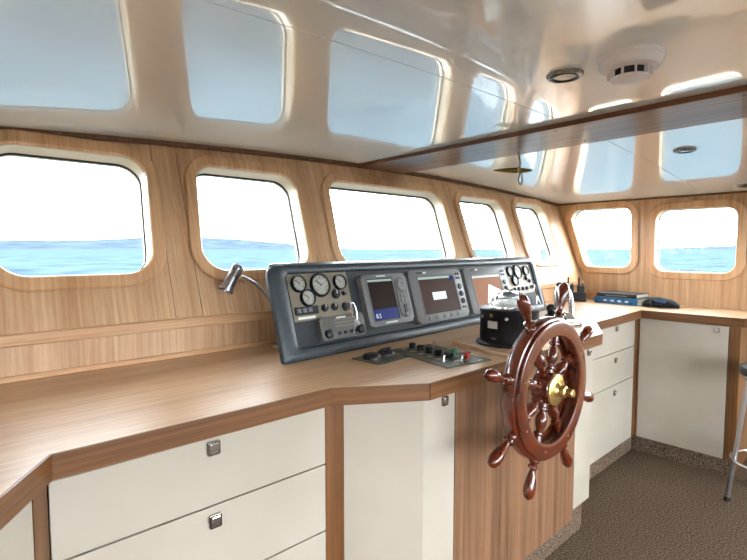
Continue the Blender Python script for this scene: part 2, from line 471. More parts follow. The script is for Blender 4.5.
plate('veneer_sheet', [[(-1.90, 0), (2.3, 0), (2.3, zr + .01), (yb - .005, zr + .01), (-Y0 - .01, Z0), (-1.90, Z0 - .01)]] + rh, 0, .0015, TR, 'veneer_side', wr)
wl = plate('wall_left', [[(-2.35, -.02), (2.2, -.02), (2.2, 1.80), (-2.35, 1.80)]] + [offset(w, .006) for w in left], -.071, 0, TL, 'cream', None, 'structure')
plate('veneer_sheet', [[(-2.30, 0), (1.9, 0), (2.05, 1.78), (-2.30, 1.78)]] + [offset(w, .006) for w in left], 0, .0015, TL, 'veneer_side', wl)
wb = plate('wall_rear', [[(-4.15, -.02), (1.0, -.02), (1.0, 1.92), (-4.15, 1.92)]] + [offset(w, .006) for w in rear], -.071, 0, TB, 'cream', None, 'structure')
plate('veneer_sheet', [[(-4.1, 0), (.95, 0), (.95, 1.765), (-2, 1.885), (-4.1, 1.79)]] + [offset(w, .006) for w in rear], 0, .0015, TB, 'veneer_side', wb)

# ------------------------------------------------------------------ counter and cabinets
CT, CB = 1.0, .945
F = [(-.95, .12), (-.42, .245), (.06, 1.02), (.150, 1.160), (.863, 1.152), (1.126, .985), (2.44, 1.0), (2.79, 1.18), (3.572, 1.205), (3.600, .632)]
ctop = tag(empty('countertop', (1.9, 1.5, CT)), 'long angled teak counter top running under the wheelhouse windows', 'counter')
def rel(bm, ob): bmesh.ops.translate(bm, vec=-ob.location, verts=bm.verts); return bm
poly = F + [(XR, .632), (XR, 1.885), (XL, 1.885)]
mk('slab', rel(prism(poly, CB + .004, CT, None, .002), ctop), 'counter', ctop)
for i in range(1, len(F) - 1):
    a, b = Vector(F[i]), Vector(F[i + 1]); d = (b - a).normalized(); nrm = Vector((d.y, -d.x))
    t = .006
    bm = prism([a + nrm * t, b + nrm * t, b, a] if True else [], CB, CT - .001)
    ob = mk('edge_strip', rel(bm, ctop), 'edge_x' if abs(d.x) > .95 else ('edge_y' if abs(d.y) > .95 else 'edge_d'), ctop)
mk('edge_strip', rel(box(3.60, XR, .622, .632, CB, CT - .001), ctop), 'edge_x', ctop)

def latch(parent, p, nx, ny, s=.017):
    """square flush pull at p facing (nx, ny)"""
    e = Vector((-ny, nx, 0)); T = frame(p, (e.x, e.y, 0), (0, 0, 1))
    if (T.to_3x3() @ Vector((0, 0, 1))).dot(Vector((nx, ny, 0))) < 0: T = frame(p, (-e.x, -e.y, 0), (0, 0, 1))
    bm = prism(rrect(-s, s, -s * 1.1, s * 1.1, .005, 4), 0, .007, None, .002)
    # finger lever above a dark recess
    bmesh.ops.transform(bm, matrix=T, verts=bm.verts)
    ob = mk('latch', bm, 'latch', parent)
    bm = prism(rrect(-s * .7, s * .7, -s * .15, s * .85, .003, 3), .007, .012, None, .002); box(-s * .65, s * .65, -s * .8, -s * .3, .0068, .0074, bm=bm)
    bmesh.ops.transform(bm, matrix=T, verts=bm.verts)
    mk('latch_lever', bm, 'chrome', parent)
    return ob

def front_panel(name, parent, a, b, z0, z1, m='white', th=.018, gap=.002, out=0.):
    """door or drawer front between plan points a, b (room side is to the right of a->b)"""
    a, b = Vector(a), Vector(b); d = (b - a).normalized(); nrm = Vector((d.y, -d.x))
    a2, b2 = a + d * gap, b - d * gap
    bm = prism([a2 + nrm * out, b2 + nrm * out, b2 + nrm * (out - th), a2 + nrm * (out - th)][::-1], z0 + gap, z1 - gap)
    bmesh.ops.bevel(bm, geom=list(bm.edges), offset=.0015, segments=1, affect='EDGES')
    ob = mk(name, bm, m, parent)
    return ob

def cab(name, label, cat='cabinet'): return tag(empty(name), label, cat)
KZ = .11
# corner cabinet at the left end
c = cab('corner_cabinet', 'cream fronted corner cabinet with a brown post under the counter end')
mk('carcass', prism([(-.9, .30), (-.44, .33), (.02, 1.04), (.10, 1.22), (.10, 1.80), (-.9, 1.80)], .0, CB - .001), 'white', c)
A, B = Vector((-.41, .275)), Vector((.116, 1.135))
front_panel('door', c, A, B, KZ, CB - .012)
mk('post', prism([(.106, 1.142), (.117, 1.136), (.1455, 1.180), (.1455, 1.22), (.10, 1.22)], KZ, CB + .003), 'post', c)
mk('toe_kick', prism([(-.43, .30), (.105, 1.13), (.13, 1.22), (-.5, 1.22)], 0, KZ), 'carpet', c)
# drawer chest left of the helm
c = cab('drawer_chest', 'cream drawer chest with square metal pulls and brown side post')
mk('carcass', box(.15, .866, 1.20, 1.85, 0.0, CB), 'white', c)
DZ = [CB - .012, .75, .535, .11]
for i in range(3):
    d = front_panel('drawer', c, (.147, 1.182), (.868, 1.182), DZ[i + 1], DZ[i])
    latch(d, (.507, 1.181, DZ[i] - .028 if i == 0 else DZ[i] - .040), 0, -1)
mk('post', prism([(.869, 1.186), (.905, 1.178), (.925, 1.166), (.93, 1.22), (.869, 1.22)], .0, CB + .003), 'post', c)
mk('toe_kick', box(.15, .93, 1.215, 1.24, 0, KZ), 'carpet', c)
# helm pedestal
hp = cab('helm_pedestal', 'walnut veneered helm pedestal with cream side doors behind the steering wheel', 'cabinet')
mk('carcass', prism([(.935, 1.19), (1.15, 1.055), (2.395, 1.055), (2.76, 1.23), (2.76, 1.80), (.935, 1.80)], .0, CB), 'post', hp)
# bent door across the corner
P = [(.927, 1.166), (1.130, 1.012), (1.296, 1.017)]
Q = [(.937, 1.180), (1.137, 1.030), (1.296, 1.035)]
d = mk('door', prism(P + Q[::-1], .08, CB - .004), 'white', hp)
latch(d, (1.237, 1.0145, .912), 0, -1, .015)
mk('front_panel', box(1.300, 2.215, 1.017, 1.04, .115, CB + .003), 'walnut', hp)
d = mk('door', box(2.219, 2.395, 1.019, 1.04, .16, CB - .004, .0015, 1), 'white', hp); d['label'] = 'narrow cream door'
latch(d, (2.34, 1.0185, .915), 0, -1, .014)
mk('side_panel', prism([(2.396, 1.022), (2.76, 1.21), (2.75, 1.225), (2.39, 1.04)], .16, CB), 'white', hp)
mk('toe_kick', prism([(.95, 1.20), (1.14, 1.045), (2.36, 1.045), (2.75, 1.24), (2.75, 1.28), (2.36, 1.09), (1.14, 1.09), (.95, 1.24)], 0, .165), 'carpet', hp)
# drawers right of the helm
c = cab('drawer_chest', 'cream three drawer chest between the helm pedestal and the tall door cabinet')
mk('carcass', box(2.77, 3.586, 1.25, 1.85, 0.0, CB), 'white', c)
DZ = [CB - .004, .752, .537, .105]
for i in range(3):
    d = front_panel('drawer', c, (2.775, 1.226), (3.545, 1.228), DZ[i + 1], DZ[i])
    latch(d, (3.215, 1.2255, DZ[i] - .034 if i == 0 else DZ[i] - .05), 0, -1, .015)
mk('toe_kick', box(2.775, 3.586, 1.24, 1.26, 0, .106), 'carpet', c)
mk('post', box(3.549, 3.588, 1.225, 1.26, .105, CB + .003), 'post', c)
# cabinet on the right wall
c = cab('door_cabinet', 'tall cream single door cabinet with a wooden end post against the side wall')
mk('carcass', box(3.615, XR - .005, .66, 1.25, 0.0, CB), 'post', c)
d = mk('door', box(3.592, 3.612, .708, 1.213, .105, CB - .004, .0015, 1), 'white', c)
latch(d, (3.591, .768, .912), -1, 0, .014)
mk('post', box(3.596, 3.64, .648, .702, .10, CB + .003), 'post', c)
mk('post', box(3.588, 3.612, 1.216, 1.26, .10, CB + .003), 'post', c)
mk('toe_kick', box(3.605, 3.63, .655, 1.25, 0, .106), 'carpet', c)
# ------------------------------------------------------------------ console
AC = R(17)
con = tag(empty('dash_console', (.91, 1.494, CT), R(4)), 'long dark slate dashboard console leaning back on the counter under the windows', 'console')
def cpt(u, w, d=0):                        # point on the sloping face, console frame
    return Vector((u, w * math.sin(AC) - d * math.cos(AC), w * math.cos(AC) + d * math.sin(AC)))
TCL = frame((0, 0, 0), (1, 0, 0), (0, math.sin(AC), math.cos(AC)))
TCW = Matrix.Translation((.91, 1.494, CT)) @ Matrix.Rotation(R(4), 4, 'Z') @ TCL
def put(bm, T): bmesh.ops.transform(bm, matrix=T, verts=bm.verts); return bm
bm = bmesh.new()
prof = [(.012, .0), (.012 + .35 * math.sin(AC), .352), (.135, .368), (.175, .360), (.215, .0)]
ins = [.004, .004, .030, .085, .150]                # the back is narrower than the face
va = [bm.verts.new((q, y, z)) for q, (y, z) in zip(ins, prof)]; vb = [bm.verts.new((2.2 - q, y, z)) for q, (y, z) in zip(ins, prof)]
fa = [bm.faces.new(va), bm.faces.new(vb[::-1])]
for i in range(5): bm.faces.new((va[i], va[(i + 1) % 5], vb[(i + 1) % 5], vb[i]))
es = [e for e in bm.edges if not all(abs(v.co.z) < 1e-6 for v in e.verts)]
es = [e for e in es if not (abs(e.verts[0].co.x - e.verts[1].co.x) > 1 and e.verts[0].co.y < .05)]
bmesh.ops.bevel(bm, geom=es, offset=.016, segments=4, affect='EDGES', profile=.5)
mk('shell', bm, 'console', con, smooth=True)
o_ = rpoly([(0, 0), (2.2, 0), (2.2, .376), (0, .376)], [.012, .012, .05, .05], 8)
i_ = rpoly([(.078, .047), (2.135, .047), (2.135, .337), (.078, .337)], [.02, .02, .02, .02], 8)
r_ = ring('lip', o_, i_, -.014, .008, TCL, 'console', con, .007)
for p in r_.data.polygons: p.use_smooth = True
r_.data.set_sharp_from_angle(angle=R(50))
bm = prism(offset(i_, .003), -.014, -.006); mk('face_panel', put(bm, TCL), 'console_in', con)
F0 = -.006

def onface(name, loc_u, loc_w, label, cat, group=None):
    e = empty(name); e.matrix_world = TCW @ Matrix.Translation((loc_u, loc_w, F0)); return tag(e, label, cat, group)

def gauge(parent, u, w, r, dial='dial'):
    b = mk('gauge', lathe([(r * .86, 0), (r, 0), (r, .010), (r * .93, .016), (r * .84, .014), (r * .82, .009), (0, .009)], 28, o=(u, w, .004)), 'black', parent, smooth=True)
    mk('dial', lathe([(0, .0), (r * .8, .0), (r * .8, .0012), (0, .0012)], 24, o=(u, w, .0132)), dial, b)
    bm = box(-r * .04, r * .04, -r * .1, r * .62, 0, .001); bmesh.ops.rotate(bm, cent=(0, 0, 0), matrix=Matrix.Rotation(R(50), 3, 'Z'), verts=bm.verts)
    bmesh.ops.translate(bm, vec=(u, w, .0146), verts=bm.verts); mk('needle', bm, 'black', b)
    bm = bmesh.new()
    for k in range(9):
        a = R(-40 + k * 32.5); c, s = math.cos(a), math.sin(a)
        b2 = bmesh.new(); box(r * .6, r * .74, -r * .025, r * .025, .0145, .0152, bm=bm)
        vs = bm.verts[-8:] if False else [v for v in bm.verts][-8:]
        bmesh.ops.rotate(bm, cent=(0, 0, 0), matrix=Matrix.Rotation(a, 3, 'Z'), verts=vs); b2.free()
    bmesh.ops.translate(bm, vec=(u, w, 0), verts=bm.verts); mk('tick_marks', bm, 'black', b)
    return b
def knob(parent, u, w, r, h=.014, m='black', name='knob'):
    k = mk(name, lathe([(0, 0), (r, 0), (r, h * .35), (r * .82, h * .4), (r * .76, h), (0, h)], 18, o=(u, w, .004)), m, parent, smooth=True)
    mk('pointer', box(u - r * .1, u + r * .1, w, w + r * .72, .004 + h, .005 + h), 'print', k); return k

def gauge_panel(u0, w0, wd, ht, label, gs, extra):
    p = onface('instrument_panel', u0, w0, label, 'instrument panel')
    mk('plate', prism(rrect(0, wd, 0, ht, .006, 4), 0, .004, None, .001), 'plate', p)
    for (u, w, r) in gs: gauge(p, u - u0, w - w0, r)
    for cx, cy in ((.008, .008), (wd - .008, .008), (.008, ht - .008), (wd - .008, ht - .008)):
        mk('screw', lathe([(0, 0), (.003, 0), (.003, .0015), (0, .0015)], 8, o=(cx, cy, .0038)), 'steel', p)
    extra(p, u0, w0); return p
def ex1(p, u0, w0):
    knob(p, .316 - u0, .243 - w0, .021); knob(p, .362 - u0, .243 - w0, .010)
    for u in (.243, .295): knob(p, u - u0, .19 - w0, .016)
    k = knob(p, .357 - u0, .187 - w0, .020, .010); 
    b = mk('rocker_bank', box(.095 - u0, .208 - u0, .172 - w0, .204 - w0, .004, .010, .002), 'black', p)
    for q in range(3): mk('rocker', box(.102 + q * .027 - u0, .122 + q * .027 - u0, .180 - w0, .197 - w0, .009, .013, .001, 1), 'bezel', b)
    mk('name_tag', box(.105 - u0, .19 - u0, .155 - w0, .165 - w0, .0038, .0052), 'print', p)
gauge_panel(.085, .148, .315, .196, 'taupe gauge panel with four dials, rocker switches and an ignition key beside the portrait display',
            [(.241, .285, .050), (.134, .296, .035), (.166, .237, .035), (.349, .292, .034)], ex1)
def ex2(p, u0, w0):
    for u, w in ((2.02, .235), (2.06, .215)): knob(p, u - u0, w - w0, .015)
    for q in range(4): knob(p, 1.83 + q * .055 - u0, .168 - w0, .013)
gauge_panel(1.755, .135, .345, .192, 'taupe gauge panel with four dials at the console end near the radios',
            [(1.915, .282, .048), (1.815, .288, .034), (2.03, .286, .034), (1.853, .224, .034)], ex2)

# keys hanging in the ignition switches
for (u, w, lab) in ((.357, .187, 'steel keys on a wire loop hanging from the ignition beside the portrait display'), (2.04, .17, 'steel keys hanging from the ignition of the panel near the radios')):
    kx = onface('key_bunch', u, w, lab, 'keys')
    mk('ignition_key', box(-.003, .003, -.012, .012, .008, .040, .001, 1), 'steel', kx)
    loop = [(.0, 0, .035), (.018, .006, .038), (.030, -.03, .034), (.028, -.07, .026), (.012, -.06, .026), (.0, -.025, .032)]
    mk('wire_ring', tube(smoothpath(loop + [loop[0]], 5)[:-1], .0022, 6, closed=True), 'chrome', kx)
    for q, a in enumerate((-.5, .4)):
        bm = prism(rrect(-.008, .008, -.03, 0, .006, 4), 0, .002); box(-.003, .003, -.062, -.028, 0, .002, bm=bm)
        bmesh.ops.rotate(bm, cent=(0, 0, 0), matrix=Matrix.Rotation(a, 3, 'Z'), verts=bm.verts)
        bmesh.ops.translate(bm, vec=(.027, -.066, .024 + .003 * q), verts=bm.verts)
        mk('key', bm, 'steel', kx)

# autopilot head
ap = onface('autopilot_head', .188, .058, 'grey autopilot control head with two corner knobs below the gauge panel', 'control unit')
mk('body', prism(rrect(0, .243, 0, .094, .014, 5), 0, .024, None, .005), 'pilot', ap, smooth=True)
mk('display', box(.02, .06, .052, .08, .023, .0255, .001, 1), 'plate_d', ap)
for q in range(3): mk('button_row', box(.075, .215, .075 - q * .014, .080 - q * .014, .0235, .0248), 'plate', ap)
mk('name_strip', box(.09, .14, .082, .087, .0238, .0248), 'print', ap)
for u in (.034, .212): mk('knob', lathe([(0, 0), (.019, 0), (.018, .014), (.012, .018), (0, .018)], 20, o=(u, .024, .023)), 'black', ap, smooth=True)
for u in (.085, .115, .15, .175): mk('button', box(u, u + .016, .015, .027, .023, .027, .001, 1), 'black', ap)

# chart displays
def display(u0, u1, w0, w1, s, label, scr, th=.030, tilt=True):
    p = onface('chart_display', u0, w0, label, 'display', None)
    wd, ht = u1 - u0, w1 - w0
    mk('bezel', prism(rrect(0, wd, 0, ht, .022, 6), 0, th, None, .008), 'bezel', p, smooth=True)
    x0, x1, y0, y1 = s[0] - u0, s[1] - u0, s[2] - w0, s[3] - w0
    ring('screen_surround', rrect(x0 - .008, x1 + .008, y0 - .008, y1 + .008, .006, 4), rrect(x0, x1, y0, y1, .003, 4), th - .001, th + .002, Matrix(), 'pilot', p)
    sc_ = mk('screen', box(x0, x1, y0, y1, th - .001, th + .0006), scr, p)
    return p, sc_, (x0, x1, y0, y1, th)
def strip(parent, x0, x1, y0, y1, z, m, name='screen_field'): return mk(name, box(x0, x1, y0, y1, z, z + .0005), m, parent)
def text(parent, body, size, x, y, z, m, name='screen_text'):
    cu = bpy.data.curves.new(name, 'FONT'); cu.body = body; cu.size = size
    t = bpy.data.objects.new('tmp', cu); COL.objects.link(t); dg = bpy.context.evaluated_depsgraph_get()
    me = bpy.data.meshes.new_from_object(t.evaluated_get(dg)); bpy.data.objects.remove(t); bpy.data.curves.remove(cu); me.materials.clear()
    me.transform(Matrix.Translation((x, y, z))); return link(name, me, m, parent)
# portrait display
p, sc_, (x0, x1, y0, y1, th) = display(.455, .757, .078, .313, (.489, .654, .102, .292), 'grey portrait chart display with a blue data strip across its dark screen', 'scr_dark')
strip(sc_, x0 + .003, x1 - .003, y0 + .002, y0 + .05, th + .0006, 'scr_blue'); strip(sc_, x0 + .003, x1 - .003, y1 - .014, y1 - .004, th + .0006, 'scr_teal')
text(sc_, '8.5', .028, x0 + .012, y0 + .012, th + .0014, 'scr_pale')
kp = mk('keypad', prism(rrect(.212, .288, .022, .215, .035, 8), th - .001, th + .004, None, .002), 'pilot', p)
mk('cursor_pad', lathe([(0, 0), (.030, 0), (.027, .006), (.014, .007), (.012, .004), (0, .004)], 20, o=(.250, .175, th + .003)), 'bezel', kp, smooth=True)
for q, (dx, dy) in enumerate(((-.012, .0), (.012, .0), (-.012, -.024), (.012, -.024))): mk('key', lathe([(0, 0), (.009, 0), (.008, .004), (0, .004)], 12, o=(.250 + dx, .128 + dy, th + .003)), 'bezel', kp, smooth=True)
for dy in (.075, .055, .035): mk('key', lathe([(0, 0), (.011, 0), (.010, .005), (0, .005)], 14, o=(.250, dy, th + .003)), 'black' if dy > .04 else 'bezel', kp, smooth=True)
mk('name_strip', box(.10, .16, .222, .228, th - .0005, th + .0006), 'print', p); mk('name_strip', box(.10, .18, .008, .014, th - .0005, th + .0006), 'print', p)
# landscape displays
def landscape(u0, u1, label, scr, s):
    p, sc_, (x0, x1, y0, y1, th) = display(u0, u1, .056, .320, s, label, scr)
    wd = u1 - u0
    strip(sc_, x0 + .002, x1 - .002, y1 - .014, y1 - .002, th + .0006, 'scr_teal')
    mk('name_strip', box(x0 + .0, x0 + .045, .247, .255, th - .0005, th + .0006), 'black', p); mk('name_strip', box(x0 + .05, x0 + .075, .247, .255, th - .0005, th + .0006), 'print', p)
    bx = (x1 + wd) / 2 + .002
    for dy in (.235, .212): 
        for dx in (-.011, .011): mk('key', box(bx + dx - .007, bx + dx + .007, dy - .006, dy + .006, th - .001, th + .004, .001, 1), 'black', p)
    for dy, r, m in ((.165, .016, 'black'), (.125, .016, 'rubber'), (.085, .016, 'rubber')):
        mk('key', lathe([(0, 0), (r, 0), (r * .9, .006), (0, .007)], 16, o=(bx, dy, th - .001)), m, p, smooth=True)
    for dx in (-.010, .010): mk('key', box(bx + dx - .006, bx + dx + .006, .046, .056, th - .001, th + .004, .001, 1), 'black', p)
    for q in range(5):
        mk('key', lathe([(0, 0), (.012, 0), (.011, .004), (0, .004)], 16, o=(x0 + .03 + q * (x1 - x0 - .06) / 4, .020, th - .001)), 'pilot', p, smooth=True)
    return p, sc_, (x0, x1, y0, y1, th)
p, sc_, (x0, x1, y0, y1, th) = landscape(.780, 1.225, 'wide grey chart display with a pale message box on its dark brown screen', 'scr_brown', (.845, 1.150, .095, .286))
strip(sc_, x0 + .09, x0 + .205, y0 + .068, y0 + .108, th + .0006, 'scr_pale', 'message_box'); strip(sc_, x1 - .04, x1 - .004, y1 - .028, y1 - .003, th + .0012, 'scr_blue')
p, sc_, (x0, x1, y0, y1, th) = landscape(1.262, 1.725, 'wide grey chart display with an orange brown chart screen behind the compass', 'scr_orange', (1.330, 1.635, .100, .272))
mk('chart_land', prism([(x0 + .10, y0 + .004), (x1 - .005, y0 + .004), (x1 - .03, y0 + .075), (x0 + .16, y0 + .115), (x0 + .13, y0 + .06)], th + .0006, th + .0012), 'scr_pale', sc_)

# ------------------------------------------------------------------ gooseneck lamp behind the console
lp = tag(empty('gooseneck_lamp', (1.07, 1.80, CT)), 'small brushed steel gooseneck lamp bending out beside the console', 'lamp')
def L(p): return Vector(p) - Vector((1.07, 1.80, CT))
mk('base', lathe([(0, 0), (.03, 0), (.03, .008), (.012, .014), (0, .014)], 20), 'steel', lp, smooth=True)
mk('gooseneck', tube(smoothpath([L(p) for p in ((1.07, 1.80, 1.005), (1.062, 1.80, 1.10), (1.04, 1.80, 1.19), (.985, 1.80, 1.262), (.93, 1.80, 1.298), (.905, 1.80, 1.307))], 6), .0065, 10), 'steel', lp, smooth=True)
a, b = L((.895, 1.80, 1.352)), L((.835, 1.80, 1.255)); d = (b - a).normalized()
Th = Matrix.Translation(a) @ Vector((0, 0, 1)).rotation_difference(d).to_matrix().to_4x4()
ln = (b - a).length
prof = [(0, 0), (.021, 0), (.024, .004), (.024, .014)]
for q in range(6): prof += [(.0235, .020 + q * .006), (.0215, .022 + q * .006), (.0215, .024 + q * .006), (.0235, .026 + q * .006)]
prof += [(.025, ln - .012), (.030, ln - .010), (.030, ln), (.024, ln), (.022, ln - .012), (0, ln - .014)]
bm = put(lathe(prof, 24), Th); hd = mk('lamp_head', bm, 'steel', lp, smooth=True)
mk('bulb_lens', put(lathe([(0, ln - .012), (.021, ln - .010), (.021, ln - .008), (0, ln - .006)], 20), Th), 'lens', hd)

# ------------------------------------------------------------------ control plates on the counter
pa = tag(empty('dimmer_plate', (1.246, 1.335, CT), R(4)), 'small olive plate with two round black knobs set in the counter', 'control panel')
mk('plate', prism(rrect(-.088, .088, -.075, .075, .004, 3), 0, .004, None, .001), 'plate_d', pa)
for u in (-.036, .042):
    k = mk('knob', lathe([(0, 0), (.036, 0), (.036, .006), (.031, .016), (.027, .018), (0, .018)], 26, o=(u, .015, .0035)), 'black', pa, smooth=True)
    if u > 0: mk('grip', box(u - .026, u + .026, .010, .020, .021, .032, .003), 'black', k)
pb = tag(empty('switch_plate', (1.447, 1.222, CT), R(-9)), 'large olive switch plate with black toggles and green and red buttons', 'control panel')
mk('plate', prism(rrect(-.112, .112, -.18, .18, .004, 3), 0, .004, None, .001), 'plate_d', pb)
for q in range(5):
    y = .155 - q * .055
    s = mk('switch', lathe([(0, 0), (.014, 0), (.014, .005), (.010, .008), (0, .008)], 16, o=(-.008, y, .0035)), 'black', pb, smooth=True)
    mk('lever', box(-.018, .004, y - .011, y + .011, .010, .026, .004), 'black', s)
    mk('legend', box(.022, .05, y - .004, y + .004, .0038, .0046), 'print', pb)
    mk('legend', box(-.06, -.036, y - .004, y + .004, .0038, .0046), 'print', pb)
for (x, y, m) in ((.032, -.055, 'green'), (.038, -.122, 'red')):
    b = mk('push_button', lathe([(0, 0), (.010, 0), (.010, .014), (.006, .014), (.006, .018), (.016, .020), (.016, .026), (.008, .030), (0, .030)], 18, o=(x, y, .0035)), m, pb, smooth=True)
for (x, y) in ((-.075, -.12), (.085, .13), (-.02, -.155), (.085, -.02)):
    t = mk('toggle', lathe([(0, 0), (.009, 0), (.009, .005), (.005, .007), (0, .007)], 12, o=(x, y, .0035)), 'steel', pb, smooth=True)
    mk('bat_lever', tube([(x, y, .008), (x + .006, y + .004, .030)], [.0022, .0035], 8), 'chrome', t, smooth=True)
for (x, y) in ((-.05, -.1), (-.01, -.12), (.07, -.16), (.085, -.08)): mk('legend', box(x - .012, x + .012, y - .003, y + .003, .0038, .0046), 'print', pb)

# ------------------------------------------------------------------ compass on its board
bd = tag(mk('mounting_board', prism([(-.335, -.175), (.30, -.165), (.30, .175), (-.262, .155)], 0, .016, None, .005), 'counter', None, loc=(1.93, 1.17, CT)), 'low wooden mounting board under the black compass', 'board')
cp = tag(empty('compass', (1.812, 1.132, CT + .016)), 'black drum compass with a clear glass dome standing behind the steering wheel', 'compass')
mk('base_flange', lathe([(0, 0), (.140, 0), (.140, .008), (.128, .014), (0, .014)], 48), 'black', cp, smooth=True)
body = mk('drum', lathe([(0, .012), (.122, .012), (.124, .030), (.122, .138), (.124, .142), (.124, .150), (.118, .154), (.098, .154), (.094, .146), (0, .146)], 56), 'black', cp, smooth=True)
mk('card', lathe([(0, .146), (.066, .146), (.070, .158), (.050, .168), (0, .172)], 32), 'card', cp, smooth=True)
dome = [(.084, .146)] + [(.082 * math.cos(R(a)), .156 + .074 * math.sin(R(a))) for a in range(0, 90, 10)] + [(0, .230)]
mk('glass_dome', lathe(dome, 36), 'glass_dome', cp, smooth=True)
mk('dome_ring', ringlathe([(.082, .148), (.092, .148), (.092, .158), (.084, .160)], 40, 'z'), 'chrome', cp, smooth=True)
def on_drum(a, z, w, h, m, name, r=.1235):
    bm = bmesh.new(); n = 6; V = []
    for i in range(n + 1):
        t = a + (i / n - .5) * w / r
        V.append([bm.verts.new(((r + dr) * math.cos(t), (r + dr) * math.sin(t), zz)) for dr, zz in ((-.003, z), (.0015, z), (.0015, z + h), (-.003, z + h))])
    for i in range(n):
        for k in range(4): bm.faces.new((V[i][k], V[i][(k + 1) % 4], V[i + 1][(k + 1) % 4], V[i + 1][k]))
    bm.faces.new(V[0]); bm.faces.new(V[-1][::-1]); return mk(name, bm, m, cp)
base_a = math.atan2(-1.132, -1.812)
on_drum(base_a - R(33), .075, .046, .030, 'print', 'name_label')
on_drum(base_a - R(30), .030, .022, .008, 'plate', 'name_label')
for da, z in ((-35, .128), (-5, .118), (-62, .118)):
    a = base_a + R(da); c = Vector((math.cos(a), math.sin(a), 0)); T = Matrix.Translation(c * .122 + Vector((0, 0, z))) @ Vector((0, 0, 1)).rotation_difference(c).to_matrix().to_4x4()
    mk('screw', put(lathe([(0, 0), (.007, 0), (.007, .004), (.005, .006), (0, .006)], 14), T), 'bronze' if da == -35 else 'steel', cp, smooth=True)

# ------------------------------------------------------------------ steering wheel
wh = tag(empty('steering_wheel', (1.568, .825, .932)), 'varnished mahogany ship steering wheel with eight turned handles and brass hub', 'steering wheel')
def sec(r0, r1, h0, h1, b):
    return [(r0 + b, h0), (r1 - b, h0), (r1 - b * .3, h0 + b * .3), (r1, h0 + b), (r1, h1 - b), (r1 - b * .3, h1 - b * .3), (r1 - b, h1), (r0 + b, h1), (r0 + b * .3, h1 - b * .3), (r0, h1 - b), (r0, h0 + b), (r0 + b * .3, h0 + b * .3)]
mk('rim', ringlathe(sec(.196, .252, -.022, .022, .010), 96), 'mahogany', wh, smooth=True)
for s in (-1, 1):
    h = sorted((s * .020, s * .034)); mk('rim_facing', ringlathe(sec(.186, .240, h[0], h[1], .005), 96), 'mahogany', wh, smooth=True)
spoke = [(0, .050), (.015, .050), (.015, .066), (.020, .070), (.020, .076), (.012, .082), (.012, .086), (.019, .100), (.021, .115), (.018, .132), (.012, .146), (.012, .150), (.019, .155), (.019, .162), (.014, .167), (.015, .198), (0, .198)]
grip = [(0, .246), (.017, .246), (.019, .252), (.016, .260), (.012, .263), (.018, .269), (.018, .276), (.011, .281), (.010, .286), (.013, .298), (.018, .320), (.0212, .342), (.0205, .360), (.014, .377), (.006, .383), (0, .384)]
ms = mg = None
for k in range(8):
    th = R(90) - R(72.8 + 45 * k)
    if ms is None:
        a = mk('spoke', lathe(spoke, 18), 'mahogany_d', wh, smooth=True); b = mk('handle', lathe(grip, 18), 'mahogany', wh, smooth=True); ms, mg = a.data, b.data
    else: a = link('spoke', ms, None, wh); b = link('handle', mg, None, wh)
    a.rotation_euler = b.rotation_euler = (0, th, 0)
    for off in (0,):
        q = R(72.8 + 45 * k + off)
        mk('wood_plug', lathe([(0, 0), (.0045, 0), (.0045, .002), (0, .002)], 10, axis='y', o=(.213 * math.cos(q), -.0355, .213 * math.sin(q))), 'walnut', wh)
hb = mk('hub', lathe([(0, -.034), (.050, -.034), (.056, -.028), (.056, .028), (.050, .034), (0, .034)], 40, axis='y'), 'mahogany_d', wh, smooth=True)
mk('brass_plate', lathe([(0, -.041), (.050, -.041), (.054, -.038), (.054, -.032), (0, -.032)], 40, axis='y'), 'brass', wh, smooth=True)
mk('brass_boss', lathe([(0, -.098), (.010, -.098), (.014, -.094), (.014, -.074), (.020, -.070), (.022, -.058), (.016, -.054), (.024, -.046), (.028, -.040), (0, -.040)], 28, axis='y'), 'brass', wh, smooth=True)
mk('axle', lathe([(0, .03), (.0125, .03), (.0125, .193), (0, .193)], 28, axis='y'), 'brass', wh, smooth=True)

# ------------------------------------------------------------------ throttle, joystick, radios, books, pouch
tl = tag(empty('throttle', (2.555, 1.245, CT), R(-28)), 'chrome twin lever engine throttle with black tips behind the steering wheel', 'throttle')
mk('base', box(-.075, .075, -.055, .055, 0, .020, .009, 3), 'chrome', tl, smooth=True)
mk('quadrant', lathe([(0, -.030), (.038, -.030), (.048, -.024), (.048, .024), (.038, .030), (0, .030)], 36, axis='x', o=(0, 0, .026)), 'chrome', tl, smooth=True)
for s in (-1, 1):
    pth = smoothpath([(s * .042, 0, .026), (s * .046, .010, .09), (s * .044, .022, .155), (s * .030, .030, .200), (s * .020, .032, .218)], 5)
    lv = mk('lever', tube(pth, [.016 - .004 * i / (len(pth) - 1) for i in range(len(pth))], 12), 'chrome', tl, smooth=True)
    mk('knob', lathe([(0, 0), (.012, 0), (.017, .006), (.018, .016), (.013, .026), (0, .029)], 18, o=(s * .019, .032, .208)), 'black', lv, smooth=True)

jy = tag(empty('joystick', (2.80, 1.455, CT)), 'black ball joystick on the counter at the console end', 'joystick')
mk('base', lathe([(0, 0), (.040, 0), (.038, .010), (.022, .020), (0, .022)], 24), 'black', jy, smooth=True)
mk('boot', lathe([(0, .018), (.024, .018), (.020, .024), (.022, .028), (.016, .034), (0, .036)], 20), 'rubber', jy, smooth=True)
mk('ball', lathe([(0, .022)] + [(.030 * math.cos(R(a)), .052 + .030 * math.sin(R(a))) for a in range(-80, 90, 10)] + [(0, .082)], 24), 'black', jy, smooth=True)

